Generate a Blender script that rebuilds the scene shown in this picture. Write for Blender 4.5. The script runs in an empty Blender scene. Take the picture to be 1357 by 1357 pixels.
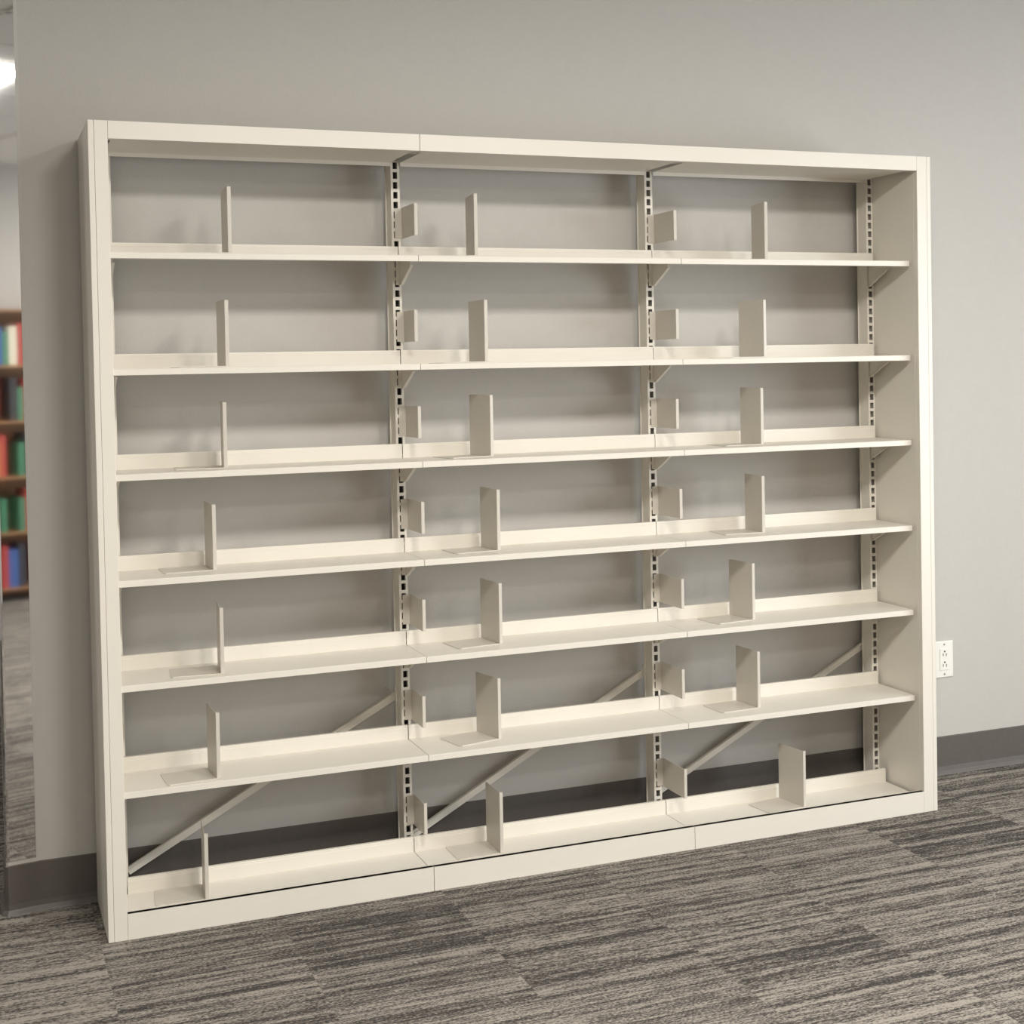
import bpy, bmesh, math, random
from mathutils import Matrix, Vector
random.seed(7)
S = bpy.context.scene
COL = S.collection

# ------------------------------------------------------------------ camera
cam_d = bpy.data.cameras.new('camera')
cam = bpy.data.objects.new('camera', cam_d)
COL.objects.link(cam)
R_ = Vector((0.9309, -0.3648, -0.0188)); U_ = Vector((0.0262, 0.0154, 0.9995)); F_ = Vector((0.3643, 0.931, -0.0239))
F_.normalize(); R_ = (R_ - F_ * R_.dot(F_)).normalized(); U_ = R_.cross(F_).normalized()
M = Matrix(((R_.x, U_.x, -F_.x, -0.4070), (R_.y, U_.y, -F_.y, -4.1393), (R_.z, U_.z, -F_.z, 1.6201), (0, 0, 0, 1)))
cam.matrix_world = M
cam_d.sensor_width = 36; cam_d.sensor_height = 36; cam_d.sensor_fit = 'HORIZONTAL'
cam_d.lens = 1869.97 / 1357 * 36
cam_d.shift_x = (678.5 - 682.51) / 1357
cam_d.shift_y = (530.64 - 678.5) / 1357
cam_d.clip_start = .05
S.camera = cam

# ------------------------------------------------------------------ world, lights, exposure
S.view_settings.view_transform = 'Standard'; S.view_settings.look = 'None'
S.view_settings.gamma = 1; S.view_settings.use_curve_mapping = False
S.view_settings.exposure = 0.27
w = bpy.data.worlds.new('world'); S.world = w; w.use_nodes = True
w.node_tree.nodes['Background'].inputs[0].default_value = (.85, .92, 1, 1)
w.node_tree.nodes['Background'].inputs[1].default_value = .6
CEIL = 3.2
def area(name, loc, rot, sx, sy, watts, col=(1, .96, .9)):
    l = bpy.data.lights.new(name, 'AREA'); l.shape = 'RECTANGLE'; l.size = sx; l.size_y = sy
    l.energy = watts; l.color = col
    o = bpy.data.objects.new(name, l); COL.objects.link(o); o.location = loc; o.rotation_euler = rot
    return o
TROFFERS = [(.65, -2.75, 62), (1.9, -2.75, 56), (-2.2, -2.75, 24), (4.6, -2.75, 22), (.2, -4.9, 30), (3.4, -4.9, 28), (-2.4, 1.8, 30)]  # last one is added to brighten the dark area past the wall end
for i, (x, y, p) in enumerate(TROFFERS):
    area('troffer_light', (x, y, CEIL - .05), (0, 0, 0), .55, .55, p)
area('window_daylight', (5.9, -3.0, 1.5), (0, math.radians(90), 0), 1.9, 3.0, 130, (.9, .95, 1))

# ------------------------------------------------------------------ materials
def mat(name, col, rough=.5, metal=0, bump=0, bscale=200, var=0, vscale=3, spec=.5):
    m = bpy.data.materials.new(name); m.use_nodes = True
    nt = m.node_tree; b = nt.nodes['Principled BSDF']
    b.inputs['Base Color'].default_value = (*col, 1); b.inputs['Roughness'].default_value = rough
    b.inputs['Metallic'].default_value = metal; b.inputs['Specular IOR Level'].default_value = spec
    tc = nt.nodes.new('ShaderNodeTexCoord')
    if var:
        n = nt.nodes.new('ShaderNodeTexNoise'); n.inputs['Scale'].default_value = vscale; n.inputs['Detail'].default_value = 6
        nt.links.new(tc.outputs['Object'], n.inputs['Vector'])
        r = nt.nodes.new('ShaderNodeMapRange'); r.inputs[3].default_value = 1 - var; r.inputs[4].default_value = 1 + var
        nt.links.new(n.outputs['Fac'], r.inputs[0])
        mx = nt.nodes.new('ShaderNodeVectorMath'); mx.operation = 'SCALE'; mx.inputs[0].default_value = col
        nt.links.new(r.outputs[0], mx.inputs['Scale']); nt.links.new(mx.outputs[0], b.inputs['Base Color'])
    if bump:
        n2 = nt.nodes.new('ShaderNodeTexNoise'); n2.inputs['Scale'].default_value = bscale; n2.inputs['Detail'].default_value = 3
        nt.links.new(tc.outputs['Object'], n2.inputs['Vector'])
        bp = nt.nodes.new('ShaderNodeBump'); bp.inputs['Strength'].default_value = bump; bp.inputs['Distance'].default_value = .002
        nt.links.new(n2.outputs['Fac'], bp.inputs['Height']); nt.links.new(bp.outputs[0], b.inputs['Normal'])
    return m
M_wall = mat('painted_wall', (.50, .48, .445), .7, bump=.35, bscale=260, var=.03, vscale=30)
M_ceil = mat('ceiling_tile', (.75, .74, .71), .9, bump=.3, bscale=90)
M_frame = mat('almond_enamel', (.74, .70, .62), .38, bump=.05, bscale=500, var=.015, vscale=12)
M_end = mat('bookend_enamel', (.60, .56, .49), .42, bump=.05, bscale=500)
M_slot = mat('painted_slot_shadow', (.05, .048, .045), .8)  # near-black colour stands in for shade inside the upright slots
M_base = mat('vinyl_baseboard', (.105, .092, .082), .45, bump=.3, bscale=300, var=.12, vscale=60)
M_steel = mat('polished_steel', (.74, .74, .74), .035, metal=1)
M_plate = mat('outlet_plastic', (.80, .78, .72), .35)
M_hole = mat('outlet_hole', (.03, .03, .03), .6)
M_wood = mat('wood_laminate', (.32, .17, .08), .4, var=.15, vscale=8)
M_dark = mat('dark_screw', (.25, .24, .22), .4, metal=.6)

def carpet_mat():
    m = bpy.data.materials.new('striped_carpet_tile'); m.use_nodes = True
    nt = m.node_tree; N = nt.nodes; L = nt.links; b = N['Principled BSDF']
    b.inputs['Roughness'].default_value = .95; b.inputs['Specular IOR Level'].default_value = .15
    geo = N.new('ShaderNodeNewGeometry'); sep = N.new('ShaderNodeSeparateXYZ'); L.new(geo.outputs['Position'], sep.inputs[0])
    def mth(op, a, bb=None, c=None):
        n = N.new('ShaderNodeMath'); n.operation = op
        for k, v in enumerate((a, bb, c)):
            if v is None: continue
            if isinstance(v, (int, float)): n.inputs[k].default_value = v
            else: L.new(v, n.inputs[k])
        return n.outputs[0]
    T = .508
    xs = mth('DIVIDE', mth('SUBTRACT', sep.outputs[0], 1.442), T)
    colm = mth('FLOOR', xs)
    ys = mth('ADD', mth('DIVIDE', sep.outputs[1], T), mth('MULTIPLY', colm, .5))
    row = mth('FLOOR', ys)
    cv = N.new('ShaderNodeCombineXYZ'); L.new(colm, cv.inputs[0]); L.new(row, cv.inputs[1])
    wn = N.new('ShaderNodeTexWhiteNoise'); wn.noise_dimensions = '2D'; L.new(cv.outputs[0], wn.inputs['Vector'])
    off = mth('MULTIPLY', wn.outputs['Value'], 37.0)
    def stripes(fy, fx, det, rough):
        v = N.new('ShaderNodeCombineXYZ')
        L.new(mth('MULTIPLY', sep.outputs[0], fx), v.inputs[0]); L.new(mth('MULTIPLY', sep.outputs[1], fy), v.inputs[1]); L.new(off, v.inputs[2])
        n = N.new('ShaderNodeTexNoise'); n.inputs['Scale'].default_value = 1; n.inputs['Detail'].default_value = det; n.inputs['Roughness'].default_value = rough
        L.new(v.outputs[0], n.inputs['Vector']); return n.outputs['Fac']
    s1 = stripes(38, .6, 1, .4); s2 = stripes(130, 9, 2, .6); s3 = stripes(300, 110, 2, .6)
    tot = mth('ADD', mth('ADD', mth('MULTIPLY', s1, .7), mth('MULTIPLY', s2, .8)), mth('MULTIPLY', s3, 1.2))
    tone = mth('ADD', tot, mth('MULTIPLY', wn.outputs['Value'], .05))
    cr = N.new('ShaderNodeValToRGB'); L.new(mth('SUBTRACT', tone, .87), cr.inputs[0])
    e = cr.color_ramp.elements
    e[0].position = .33; e[0].color = (.048, .043, .040, 1)
    e[1].position = .68; e[1].color = (.33, .30, .26, 1)
    e2 = cr.color_ramp.elements.new(.5); e2.color = (.145, .130, .115, 1)
    L.new(cr.outputs[0], b.inputs['Base Color'])
    bp = N.new('ShaderNodeBump'); bp.inputs['Strength'].default_value = .8; bp.inputs['Distance'].default_value = .004
    L.new(s3, bp.inputs['Height']); L.new(bp.outputs[0], b.inputs['Normal'])
    return m
M_carpet = carpet_mat()

# ------------------------------------------------------------------ helpers
def box(bm, x0, x1, y0, y1, z0, z1, mtx=None, mi=0):
    r = bmesh.ops.create_cube(bm, size=1)
    vs = r['verts']
    for v in vs:
        v.co = Vector((x0 + (v.co.x + .5) * (x1 - x0), y0 + (v.co.y + .5) * (y1 - y0), z0 + (v.co.z + .5) * (z1 - z0)))
        if mtx: v.co = mtx @ v.co
    if mi:
        for f in {f for v in vs for f in v.link_faces}: f.material_index = mi
    return vs
def cyl(bm, c, r, h, axis='y', seg=16, mi=0):
    rot = {'y': Matrix.Rotation(math.radians(90), 4, 'X'), 'x': Matrix.Rotation(math.radians(90), 4, 'Y'), 'z': Matrix()}[axis]
    q = bmesh.ops.create_cone(bm, cap_ends=True, segments=seg, radius1=r, radius2=r, depth=h, matrix=Matrix.Translation(c) @ rot)
    if mi:
        for f in {f for v in q['verts'] for f in v.link_faces}: f.material_index = mi
def prism(bm, pts, axis, a0, a1):
    """extrude a 2-D outline: axis 'x' -> pts are (y,z); 'y' -> (x,z); 'z' -> (x,y)"""
    def P(p, a): return {'x': (a, p[0], p[1]), 'y': (p[0], a, p[1]), 'z': (p[0], p[1], a)}[axis]
    A = [bm.verts.new(P(p, a0)) for p in pts]; B = [bm.verts.new(P(p, a1)) for p in pts]
    n = len(pts)
    bm.faces.new(A); bm.faces.new(B)
    for i in range(n): bm.faces.new((A[i], A[(i + 1) % n], B[(i + 1) % n], B[i]))
def obj(name, bm, mats, parent=None, bevel=0, loc=None):
    bmesh.ops.recalc_face_normals(bm, faces=bm.faces)
    me = bpy.data.meshes.new(name); bm.to_mesh(me); bm.free()
    for m in (mats if isinstance(mats, (list, tuple)) else [mats]): me.materials.append(m)
    o = bpy.data.objects.new(name, me); COL.objects.link(o)
    if parent: o.parent = parent
    if loc: o.location = loc
    if bevel:
        md = o.modifiers.new('bevel', 'BEVEL'); md.width = bevel; md.segments = 2; md.limit_method = 'ANGLE'; md.angle_limit = math.radians(40)
    return o
def thing(name, label, cat, loc=(0, 0, 0), rz=0, group=None):
    o = bpy.data.objects.new(name, None); COL.objects.link(o); o.location = loc; o.rotation_euler = (0, 0, rz)
    o.empty_display_size = .1
    o['label'] = label; o['category'] = cat
    if group: o['group'] = group
    return o
def tag(o, label, cat, group=None):
    o['label'] = label; o['category'] = cat
    if group: o['group'] = group
    return o
def struct(name, bm, m, bevel=0):
    o = obj(name, bm, m, bevel=bevel); o['kind'] = 'structure'; return o

# ------------------------------------------------------------------ setting
WY = .36           # face of the wall behind the shelving
bm = bmesh.new(); box(bm, -5, 6, -5.8, 3.0, -.05, 0); struct('floor', bm, M_carpet)
bm = bmesh.new(); box(bm, -5, 6, -5.8, 3.0, CEIL, CEIL + .05)
for k in range(19): box(bm, -5 + .61 * k - .012, -5 + .61 * k + .012, -5.8, 3.0, CEIL - .006, CEIL + .001)
for k in range(15): box(bm, -5, 6, -5.8 + .61 * k - .012, -5.8 + .61 * k + .012, CEIL - .006, CEIL + .001)
struct('ceiling', bm, M_ceil)
WXE = -.322        # the wall's free left end
bm = bmesh.new()
prism(bm, [(6, WY), (-.226, WY), (-.316, .345), (WXE, .351), (WXE, .53), (6, .53)], 'z', 0, CEIL)
struct('wall_back', bm, M_wall)
bm = bmesh.new(); box(bm, -5, 6, 3.0, 3.1, 0, CEIL); struct('wall_far', bm, M_wall)
bm = bmesh.new(); box(bm, -5.1, -5, -5.9, 3.1, 0, CEIL); struct('wall_left', bm, M_wall)
bm = bmesh.new()
box(bm, 6, 6.1, -5.9, 3.1, 0, .55); box(bm, 6, 6.1, -5.9, 3.1, 2.45, CEIL)
box(bm, 6, 6.1, -5.9, -4.5, .55, 2.45); box(bm, 6, 6.1, -1.5, 3.1, .55, 2.45)
struct('wall_right', bm, M_wall)
bm = bmesh.new(); box(bm, -5, 6, -5.9, -5.8, 0, CEIL)
struct('wall_front', bm, M_wall)
bm = bmesh.new()
for y in (-4.5, -3.03, -1.56): box(bm, 6.02, 6.08, y, y + .06, .55, 2.45)
for z in (.55, 2.39): box(bm, 6.02, 6.08, -4.5, -1.5, z, z + .06)
struct('window_1', bm, M_steel)

# baseboard: coved vinyl strip, follows the wall round its free end
BH = .147
def strip_outline(path, t):
    """offset a plan polyline outward (towards -y / -x) by t"""
    out = []
    for i, p in enumerate(path):
        ns = []
        for a, b in ((i - 1, i), (i, i + 1)):
            if a < 0 or b >= len(path): continue
            d = Vector(path[b]) - Vector(path[a]); d.normalize(); ns.append(Vector((-d.y, d.x)))
        n = sum(ns, Vector((0, 0))); n.normalize()
        out.append((p[0] + n.x * t, p[1] + n.y * t))
    return out
path = [(WXE, .53), (WXE, .352), (-.316, .345), (-.226, WY), (6, WY)]
path = path[::-1]
prof = [(0.0, BH), (.004, BH - .003), (.0045, .03), (.007, .014), (.016, .003), (.018, 0)]
bm = bmesh.new(); rings = []
for t, z in prof:
    pl = strip_outline(path, t if t else .0)
    # make sure the strip sits on the room side
    if pl[-2][1] > path[-2][1] + 1e-6: pl = strip_outline(path, -t)
    rings.append([bm.verts.new((x, y, z)) for x, y in pl])
for a, b in zip(rings, rings[1:]):
    for i in range(len(a) - 1): bm.faces.new((a[i], a[i + 1], b[i + 1], b[i]))
o = struct('baseboard_back', bm, M_base)
# ------------------------------------------------------------------ corner guard
bm = bmesh.new()
gz0, gz1 = BH + .012, CEIL - .02
def sheet(bm, pts, t, z0, z1):
    o_ = strip_outline(pts, -t); 
    prism(bm, pts + o_[::-1], 'z', z0, z1)
gp = [(-.236, .3572), (-.312, .3442), (-.3175, .3438), (-.3218, .3478), (-.3232, .353), (-.3232, .42)]
sheet(bm, gp, .0016, gz0, gz1)
g = obj('corner_guard', bm, M_steel)
tag(g, 'tall polished metal corner guard on the wall end left of the shelving', 'corner guard')

# ------------------------------------------------------------------ shelving
BAY = .914
SL, SR, H, TR = -.061, 2.812, 2.337, .051
IL, IR = -.007, 2.754
ZS = [1.970, 1.635, 1.332, 1.0264, .7238, .4158, .058]
unit = thing('library_shelving', 'wide almond metal library shelving unit with three bays and seven shelf levels against the wall', 'shelving', (0, 0, 0))
def panel(x0, x1, flip):
    bm = bmesh.new()
    if flip:   # right
        box(bm, x1 - .016, x1, .0, .352, 0, H); box(bm, x0, x1 - .0165, 0, .022, 0, H); 
        box(bm, x0, x0 + .003, .022, .352, .0, H - .004)
    else:
        box(bm, x0, x0 + .016, .0, .352, 0, H); box(bm, x0 + .0165, x1, 0, .022, 0, H)
        box(bm, x1 - .003, x1, .022, .352, .0, H - .004)
    obj('side_panel', bm, M_frame, unit, bevel=.0012)
panel(SL, IL, False); panel(IR, SR, True)
# top rail in lengths that meet above the bay joints
for a, b in ((IL + .0004, BAY + .001), (BAY + .0024, IR - .0004)):
    bm = bmesh.new(); box(bm, a, b, 0, .018, H - TR, H); box(bm, a, b, .018, .03, H - TR, H - TR + .002); obj('top_rail', bm, M_frame, unit, bevel=.001)
for a, b in ((IL + .0004, BAY - .0008), (BAY + .0008, 2 * BAY - .0008), (2 * BAY + .0008, IR - .0004)):
    bm = bmesh.new(); box(bm, a, b, 0, .016, 0, .0757); box(bm, a, b, .0, .02, .074, .0757); obj('kick_plate', bm, M_frame, unit, bevel=.001)
for k in range(3):
    bm = bmesh.new()
    a, b = k * BAY + (.004 if k == 0 else .017), (k + 1) * BAY - .017
    box(bm, a, b, .031, .262, 2.287, 2.289); box(bm, a, b, .2605, .262, 2.275, 2.287)
    obj('canopy_panel', bm, M_frame, unit)
bm = bmesh.new(); box(bm, IL + .0005, IR - .0005, .0185, .3525, H - .0035, H - .001); obj('light_block_cover', bm, M_frame, unit)  # unseen cover, added to keep light off the wall behind the canopy
# uprights: slotted channel posts
PW = .015
def upright(x):
    bm = bmesh.new()
    y0, z0, z1 = .265, .0, 2.332
    # front web built as ladder around real slots
    sw, sh, pitch = .0072, .0215, .0318
    box(bm, x - PW, x - sw, y0, y0 + .002, z0, z1); box(bm, x + sw, x + PW, y0, y0 + .002, z0, z1)
    z = z0; n = 0
    zz = z1 - .012
    box(bm, x - sw, x + sw, y0, y0 + .002, zz, z1)
    while zz - sh > .06:
        nb = zz - pitch
        box(bm, x - sw, x + sw, y0, y0 + .002, nb, zz - sh); zz = nb
    box(bm, x - sw, x + sw, y0, y0 + .002, z0, zz)
    box(bm, x - PW, x - PW + .002, y0 + .002, .318, z0, z1); box(bm, x + PW - .002, x + PW, y0 + .002, .318, z0, z1)
    box(bm, x - PW - .004, x - PW + .002, .318, .3195, z0, z1); box(bm, x + PW - .002, x + PW + .004, .318, .3195, z0, z1)
    o = obj('upright', bm, M_frame, unit)
    # added near-black strip paints the shade inside the channel
    bm = bmesh.new(); box(bm, x - PW + .0025, x + PW - .0025, .300, .3015, z0, z1); q = obj('slot_shade_strip', bm, M_slot, o); q['label'] = 'dark strip standing in for the shade behind the slots'
    bm = bmesh.new(); box(bm, x - .03, x + .03, .262, .335, 0, .004); obj('foot', bm, M_frame, o)
for k in range(4): upright(k * BAY + (.009 if k == 0 else 0))
# diagonal braces
def bar(bm, p, q, wdt, th, yy):
    d = Vector((q[0] - p[0], 0, q[1] - p[1])); ln = d.length; a = math.atan2(d.z, d.x)
    m = Matrix.Translation((p[0], yy, p[1])) @ Matrix.Rotation(-a, 4, 'Y')
    box(bm, 0, ln, 0, th, -wdt / 2, wdt / 2, m)
    box(bm, 0, ln, -.012, 0, wdt / 2 - .002, wdt / 2, m)
for p, q in (((.030, .084), (.900, .542)), ((.944, .066), (1.812, .530)), ((1.858, .094), (2.735, .542))):
    bm = bmesh.new(); bar(bm, p, q, .026, .002, .334); o = obj('diagonal_brace', bm, M_frame, unit)
    bm = bmesh.new(); box(bm, q[0] - .004, q[0] + .014, .3197, .333, q[1] - .012, q[1] + .030); obj('brace_tab', bm, M_frame, o)
# shelves
def shelf(k, z, base=False):
    a, b = k * BAY + .0008, (k + 1) * BAY - .0008
    if k == 0: a = IL + .001
    yf, yb, lip, st, sto = (.0175, .2085, .016, .046, .0) if base else (.032, .2475, .019, .0435, 0)
    bm = bmesh.new()
    box(bm, a, b, yf, yb, z - .0014, z)
    box(bm, a, b, yf, yf + .0014, z - lip, z - .0014)
    if not base: box(bm, a + .003, b - .003, yf + .0014, yf + .014, z - lip, z - lip + .0014)
    s = obj('shelf', bm, M_frame, unit, bevel=.0008)
    bm = bmesh.new()
    aa = a + (.022 if k == 0 else .001)
    prism(bm, [(yb, z), (yb + .0014, z), (yb + .0014, z + st), (yb + .011, z + st + .0002), (yb + .011, z + st + .0014), (yb + .0004, z + st + .0014), (yb + .0, z + st - .001), (yb + .0, z + st - .008), (yb - .0012, z + st - .009), (yb - .0012, z)], 'x', aa, b)
    obj('back_stop', bm, M_frame, s)
    if not base:
        for x in ((k * BAY + .009,) if k < 2 else (k * BAY + .009, b - .006)):
            bm = bmesh.new()
            prism(bm, [(.2635, z - .0016), (.2635, z - .078), (.255, z - .078), (.145, z - .0225), (.145, z - .0016)], 'x', x - .0008, x + .0008)
            # folded edge of the gusset
            d = Vector((0, .145 - .255, -.0225 + .078)); 
            prism(bm, [(.255, z - .078), (.145, z - .0225), (.1445, z - .0235), (.2545, z - .079)], 'x', x - .0008, x + (.009 if x < (a + b) / 2 else -.009))
            if x < (a + b) / 2: box(bm, x - .0135, x - .0008, .2630, .2642, z - .078, z - .002)
            obj('bracket', bm, M_frame, s)
for r, z in enumerate(ZS):
    for k in range(3): shelf(k, z, r == 6)
# hanging end plates: at the left of the middle and right bays, every level
EPY = {(1, 0): .128, (1, 1): .150, (1, 2): .133, (1, 3): .118, (1, 4): .127, (1, 5): .148, (1, 6): .154,
       (2, 0): .118, (2, 1): .113, (2, 2): .123, (2, 3): .107, (2, 4): .106, (2, 5): .111, (2, 6): .106}
EPZ = {(1, 0): 2.041, (1, 1): 1.706, (1, 2): 1.399, (1, 3): 1.097, (1, 4): .785, (1, 5): .472, (1, 6): .126,
       (2, 0): 2.038, (2, 1): 1.704, (2, 2): 1.399, (2, 3): 1.094, (2, 4): .787, (2, 5): .478, (2, 6): .138}
for (k, r), y in EPY.items():
    x = k * BAY + .020; z = EPZ[(k, r)]
    bm = bmesh.new()
    box(bm, x - .0008, x + .0008, y, .2642, z, z + .101)
    box(bm, x + .0008, x + .010, y, y + .0016, z, z + .101)
    box(bm, x - .0245, x - .0008, .2630, .2642, z + .002, z + .099)
    o = obj('end_plate', bm, M_end, unit, bevel=.0006)

# ------------------------------------------------------------------ bookends
BE = {(1, 1): (0.336, 0.06, 2.0), (1, 2): (0.321, 0.06, -1.0), (1, 3): (0.314, 0.093, 6.5), (1, 4): (0.278, 0.11, -1.0), (1, 5): (0.285, 0.061, 5.5), (1, 6): (0.265, 0.051, -2.5), (1, 7): (0.224, 0.06, 5.0),
 (2, 1): (1.11, 0.06, 8.0), (2, 2): (1.138, 0.06, -2.5), (2, 3): (1.17, 0.11, -10.5), (2, 4): (1.187, 0.11, -4.0), (2, 5): (1.188, 0.11, -7.0), (2, 6): (1.178, 0.11, -12.5), (2, 7): (1.162, 0.07, 0.5),
 (3, 1): (2.167, 0.06, 11.5), (3, 2): (2.158, 0.06, -9.0), (3, 3): (2.172, 0.11, -1.5), (3, 4): (2.165, 0.099, 4.5), (3, 5): (2.128, 0.11, -7.0), (3, 6): (2.14, 0.104, -3.5), (3, 7): (2.298, 0.07, -8.0)}
LEV = ['top shelf', 'second shelf from the top', 'third shelf from the top', 'middle shelf', 'third shelf from the bottom', 'second shelf from the bottom', 'bottom base shelf']
BAYN = ['left', 'middle', 'right']
HB, DB, WB = .199, .133, .145
def rrect(w, h, r, corners):
    pts = []
    for (cx, cy, a0, on) in ((w - r, h - r, 0, corners[0]), (r, h - r, 90, corners[1])):
        if on:
            for s in range(7):
                a = math.radians(a0 + s * 15); pts.append((cx + r * math.cos(a), cy + r * math.sin(a)))
        else: pts.append((w, h) if a0 == 0 else (0, h))
    return pts
def make_bookend():
    t = bpy.data.objects.new('bookend', None); COL.objects.link(t); t.empty_display_size = .05
    # local frame: x right, y to the wall, z up; origin = front foot of the upright plate
    bm = bmesh.new()
    prof = [(0, .0012), (0, HB - .004)] + [(.004 - .004 * math.cos(math.radians(a)), HB - .004 + .004 * math.sin(math.radians(a))) for a in (30, 60, 90)] + [(DB - .004, HB), (DB, HB - .004), (DB, .0012)]
    prism(bm, prof, 'x', -.0012, 0)
    box(bm, 0, .010, 0, .0014, .0012, HB - .001)
    obj('plate', bm, M_end, t, bevel=.0004)
    bm = bmesh.new()
    prism(bm, [(0, 0), (0, DB), (-WB + .006, DB), (-WB, DB - .006), (-WB, .006), (-WB + .006, 0)], 'z', 0.0, .0012)
    box(bm, -WB + .006, 0, 0, .001, .0012, .0035)
    obj('foot', bm, M_end, t)
    return t
proto = make_bookend(); first = True
for (b, r), (x, y, a) in BE.items():
    if first: t = proto; first = False
    else:
        t = proto.copy(); COL.objects.link(t)
        for ch in list(proto.children):
            c = ch.copy(); COL.objects.link(c); c.parent = t
    t.location = (x, y, ZS[r - 1] + .0004); t.rotation_euler = (0, 0, math.radians(-a))
    t['label'] = 'metal bookend standing on the %s of the %s bay' % (LEV[r - 1], BAYN[b - 1])
    t['category'] = 'bookend'; t['group'] = 'bookends on the empty shelves'

# ------------------------------------------------------------------ wall outlet
t = thing('wall_outlet', 'small rectangular double power outlet on the wall just right of the shelving', 'power outlet', (3.127, WY, .449))
bm = bmesh.new(); box(bm, -.0425, .0425, -.006, -.0002, -.071, .071); obj('cover_plate', bm, M_plate, t, bevel=.003)
bm = bmesh.new(); box(bm, -.021, .021, -.0085, -.006, -.042, .042); rec = obj('receptacle', bm, M_plate, t, bevel=.001)
for s in (-1, 1):
    bm = bmesh.new(); c = s * .021
    cyl(bm, (0, -.0088, c + .010), .0034, .001); box(bm, -.0085, -.006, -.0093, -.0083, c - .007, c + .003); box(bm, .006, .0085, -.0093, -.0083, c - .008, c + .003)
    obj('socket', bm, M_hole, rec)
    bm = bmesh.new(); cyl(bm, (0, -.0062, s * .058), .0035, .002); obj('screw', bm, M_dark, t)

# ------------------------------------------------------------------ ceiling lights
M_diff = mat('light_diffuser', (.9, .9, .88), .5)
b_ = M_diff.node_tree.nodes['Principled BSDF']; b_.inputs['Emission Color'].default_value = (1, .96, .9, 1); b_.inputs['Emission Strength'].default_value = 3
names = ['in front of the left bay', 'in front of the right bay', 'at the near left', 'at the near right', 'over the opposite bookcase, left', 'over the opposite bookcase, right', 'added behind the wall end to brighten the far area']
for (x, y, p), nm in zip(TROFFERS, names):
    t = thing('ceiling_light', 'recessed square ceiling light ' + nm, 'ceiling light', (x, y, CEIL - .006), 0, 'recessed ceiling lights')
    bm = bmesh.new()
    for q in ((-.3, .3, -.3, -.275), (-.3, .3, .275, .3), (-.3, -.275, -.275, .275), (.275, .3, -.275, .275)): box(bm, *q, -.012, 0)
    obj('frame', bm, M_frame, t)
    bm = bmesh.new(); box(bm, -.275, .275, -.275, .275, -.006, -.001); obj('diffuser', bm, M_diff, t)

# ------------------------------------------------------------------ bookcase opposite (shows as a reflection in the corner guard)
bc = thing('bookcase', 'brown wooden bookcase full of books standing against the opposite wall', 'bookcase', (2.1, -5.62, 0))
for x in (-.9, .88):
    bm = bmesh.new(); box(bm, x, x + .02, -.15, .15, 0, 2.1); obj('side_panel', bm, M_wood, bc)
bm = bmesh.new(); box(bm, -.88, .88, -.15, -.14, 0, 2.1); obj('back_panel', bm, M_wood, bc)
LV = [.08, .48, .88, 1.28, 1.68, 2.08]
for z in LV:
    bm = bmesh.new(); box(bm, -.8795, .8795, -.1395, .15, z, z + .02); obj('shelf', bm, M_wood, bc)
BCOL = (('red', (.45, .06, .05)), ('blue', (.05, .12, .35)), ('green', (.06, .22, .12)), ('cream', (.75, .7, .55)), ('black', (.04, .04, .045)), ('ochre', (.6, .35, .07)))
BC = [mat('book_cloth_' + n, c, .6) for n, c in BCOL]
protos = []
for i, m in enumerate(BC):
    h, t_ = (.30, .27, .24, .28, .31, .25)[i], (.05, .07, .045, .06, .055, .065)[i]
    bm = bmesh.new(); box(bm, -t_ / 2, t_ / 2, -.19, 0, 0, h)
    me = bpy.data.meshes.new('book'); bm.to_mesh(me); bm.free(); me.materials.append(m); protos.append((me, t_, BCOL[i][0]))
ORD = ['first', 'second', 'third', 'fourth', 'fifth', 'sixth', 'seventh', 'eighth', 'ninth', 'tenth', 'eleventh', 'twelfth', 'thirteenth', 'fourteenth', 'fifteenth', 'sixteenth', 'seventeenth', 'eighteenth', 'nineteenth', 'twentieth', 'twenty-first', 'twenty-second', 'twenty-third', 'twenty-fourth', 'twenty-fifth', 'twenty-sixth', 'twenty-seventh', 'twenty-eighth', 'twenty-ninth', 'thirtieth', 'thirty-first', 'thirty-second']
for z, sn in zip(LV[:5], ('bottom', 'second lowest', 'middle', 'second highest', 'top')):
    n_ = 0
    x = 1.23
    while x < 2.88:
        me, t_, cn = random.choice(protos)
        if x + t_ > 2.95: break
        o = bpy.data.objects.new('book', me); COL.objects.link(o); o.location = (x + t_ / 2, -5.50, z + .0202)
        tag(o, '%s book, %s from the right-hand side panel on the %s shelf of the bookcase' % (cn, ORD[n_], sn), 'book', 'books on the opposite bookcase'); n_ += 1
        x += t_ + random.choice((.002, .002, .002, .09))
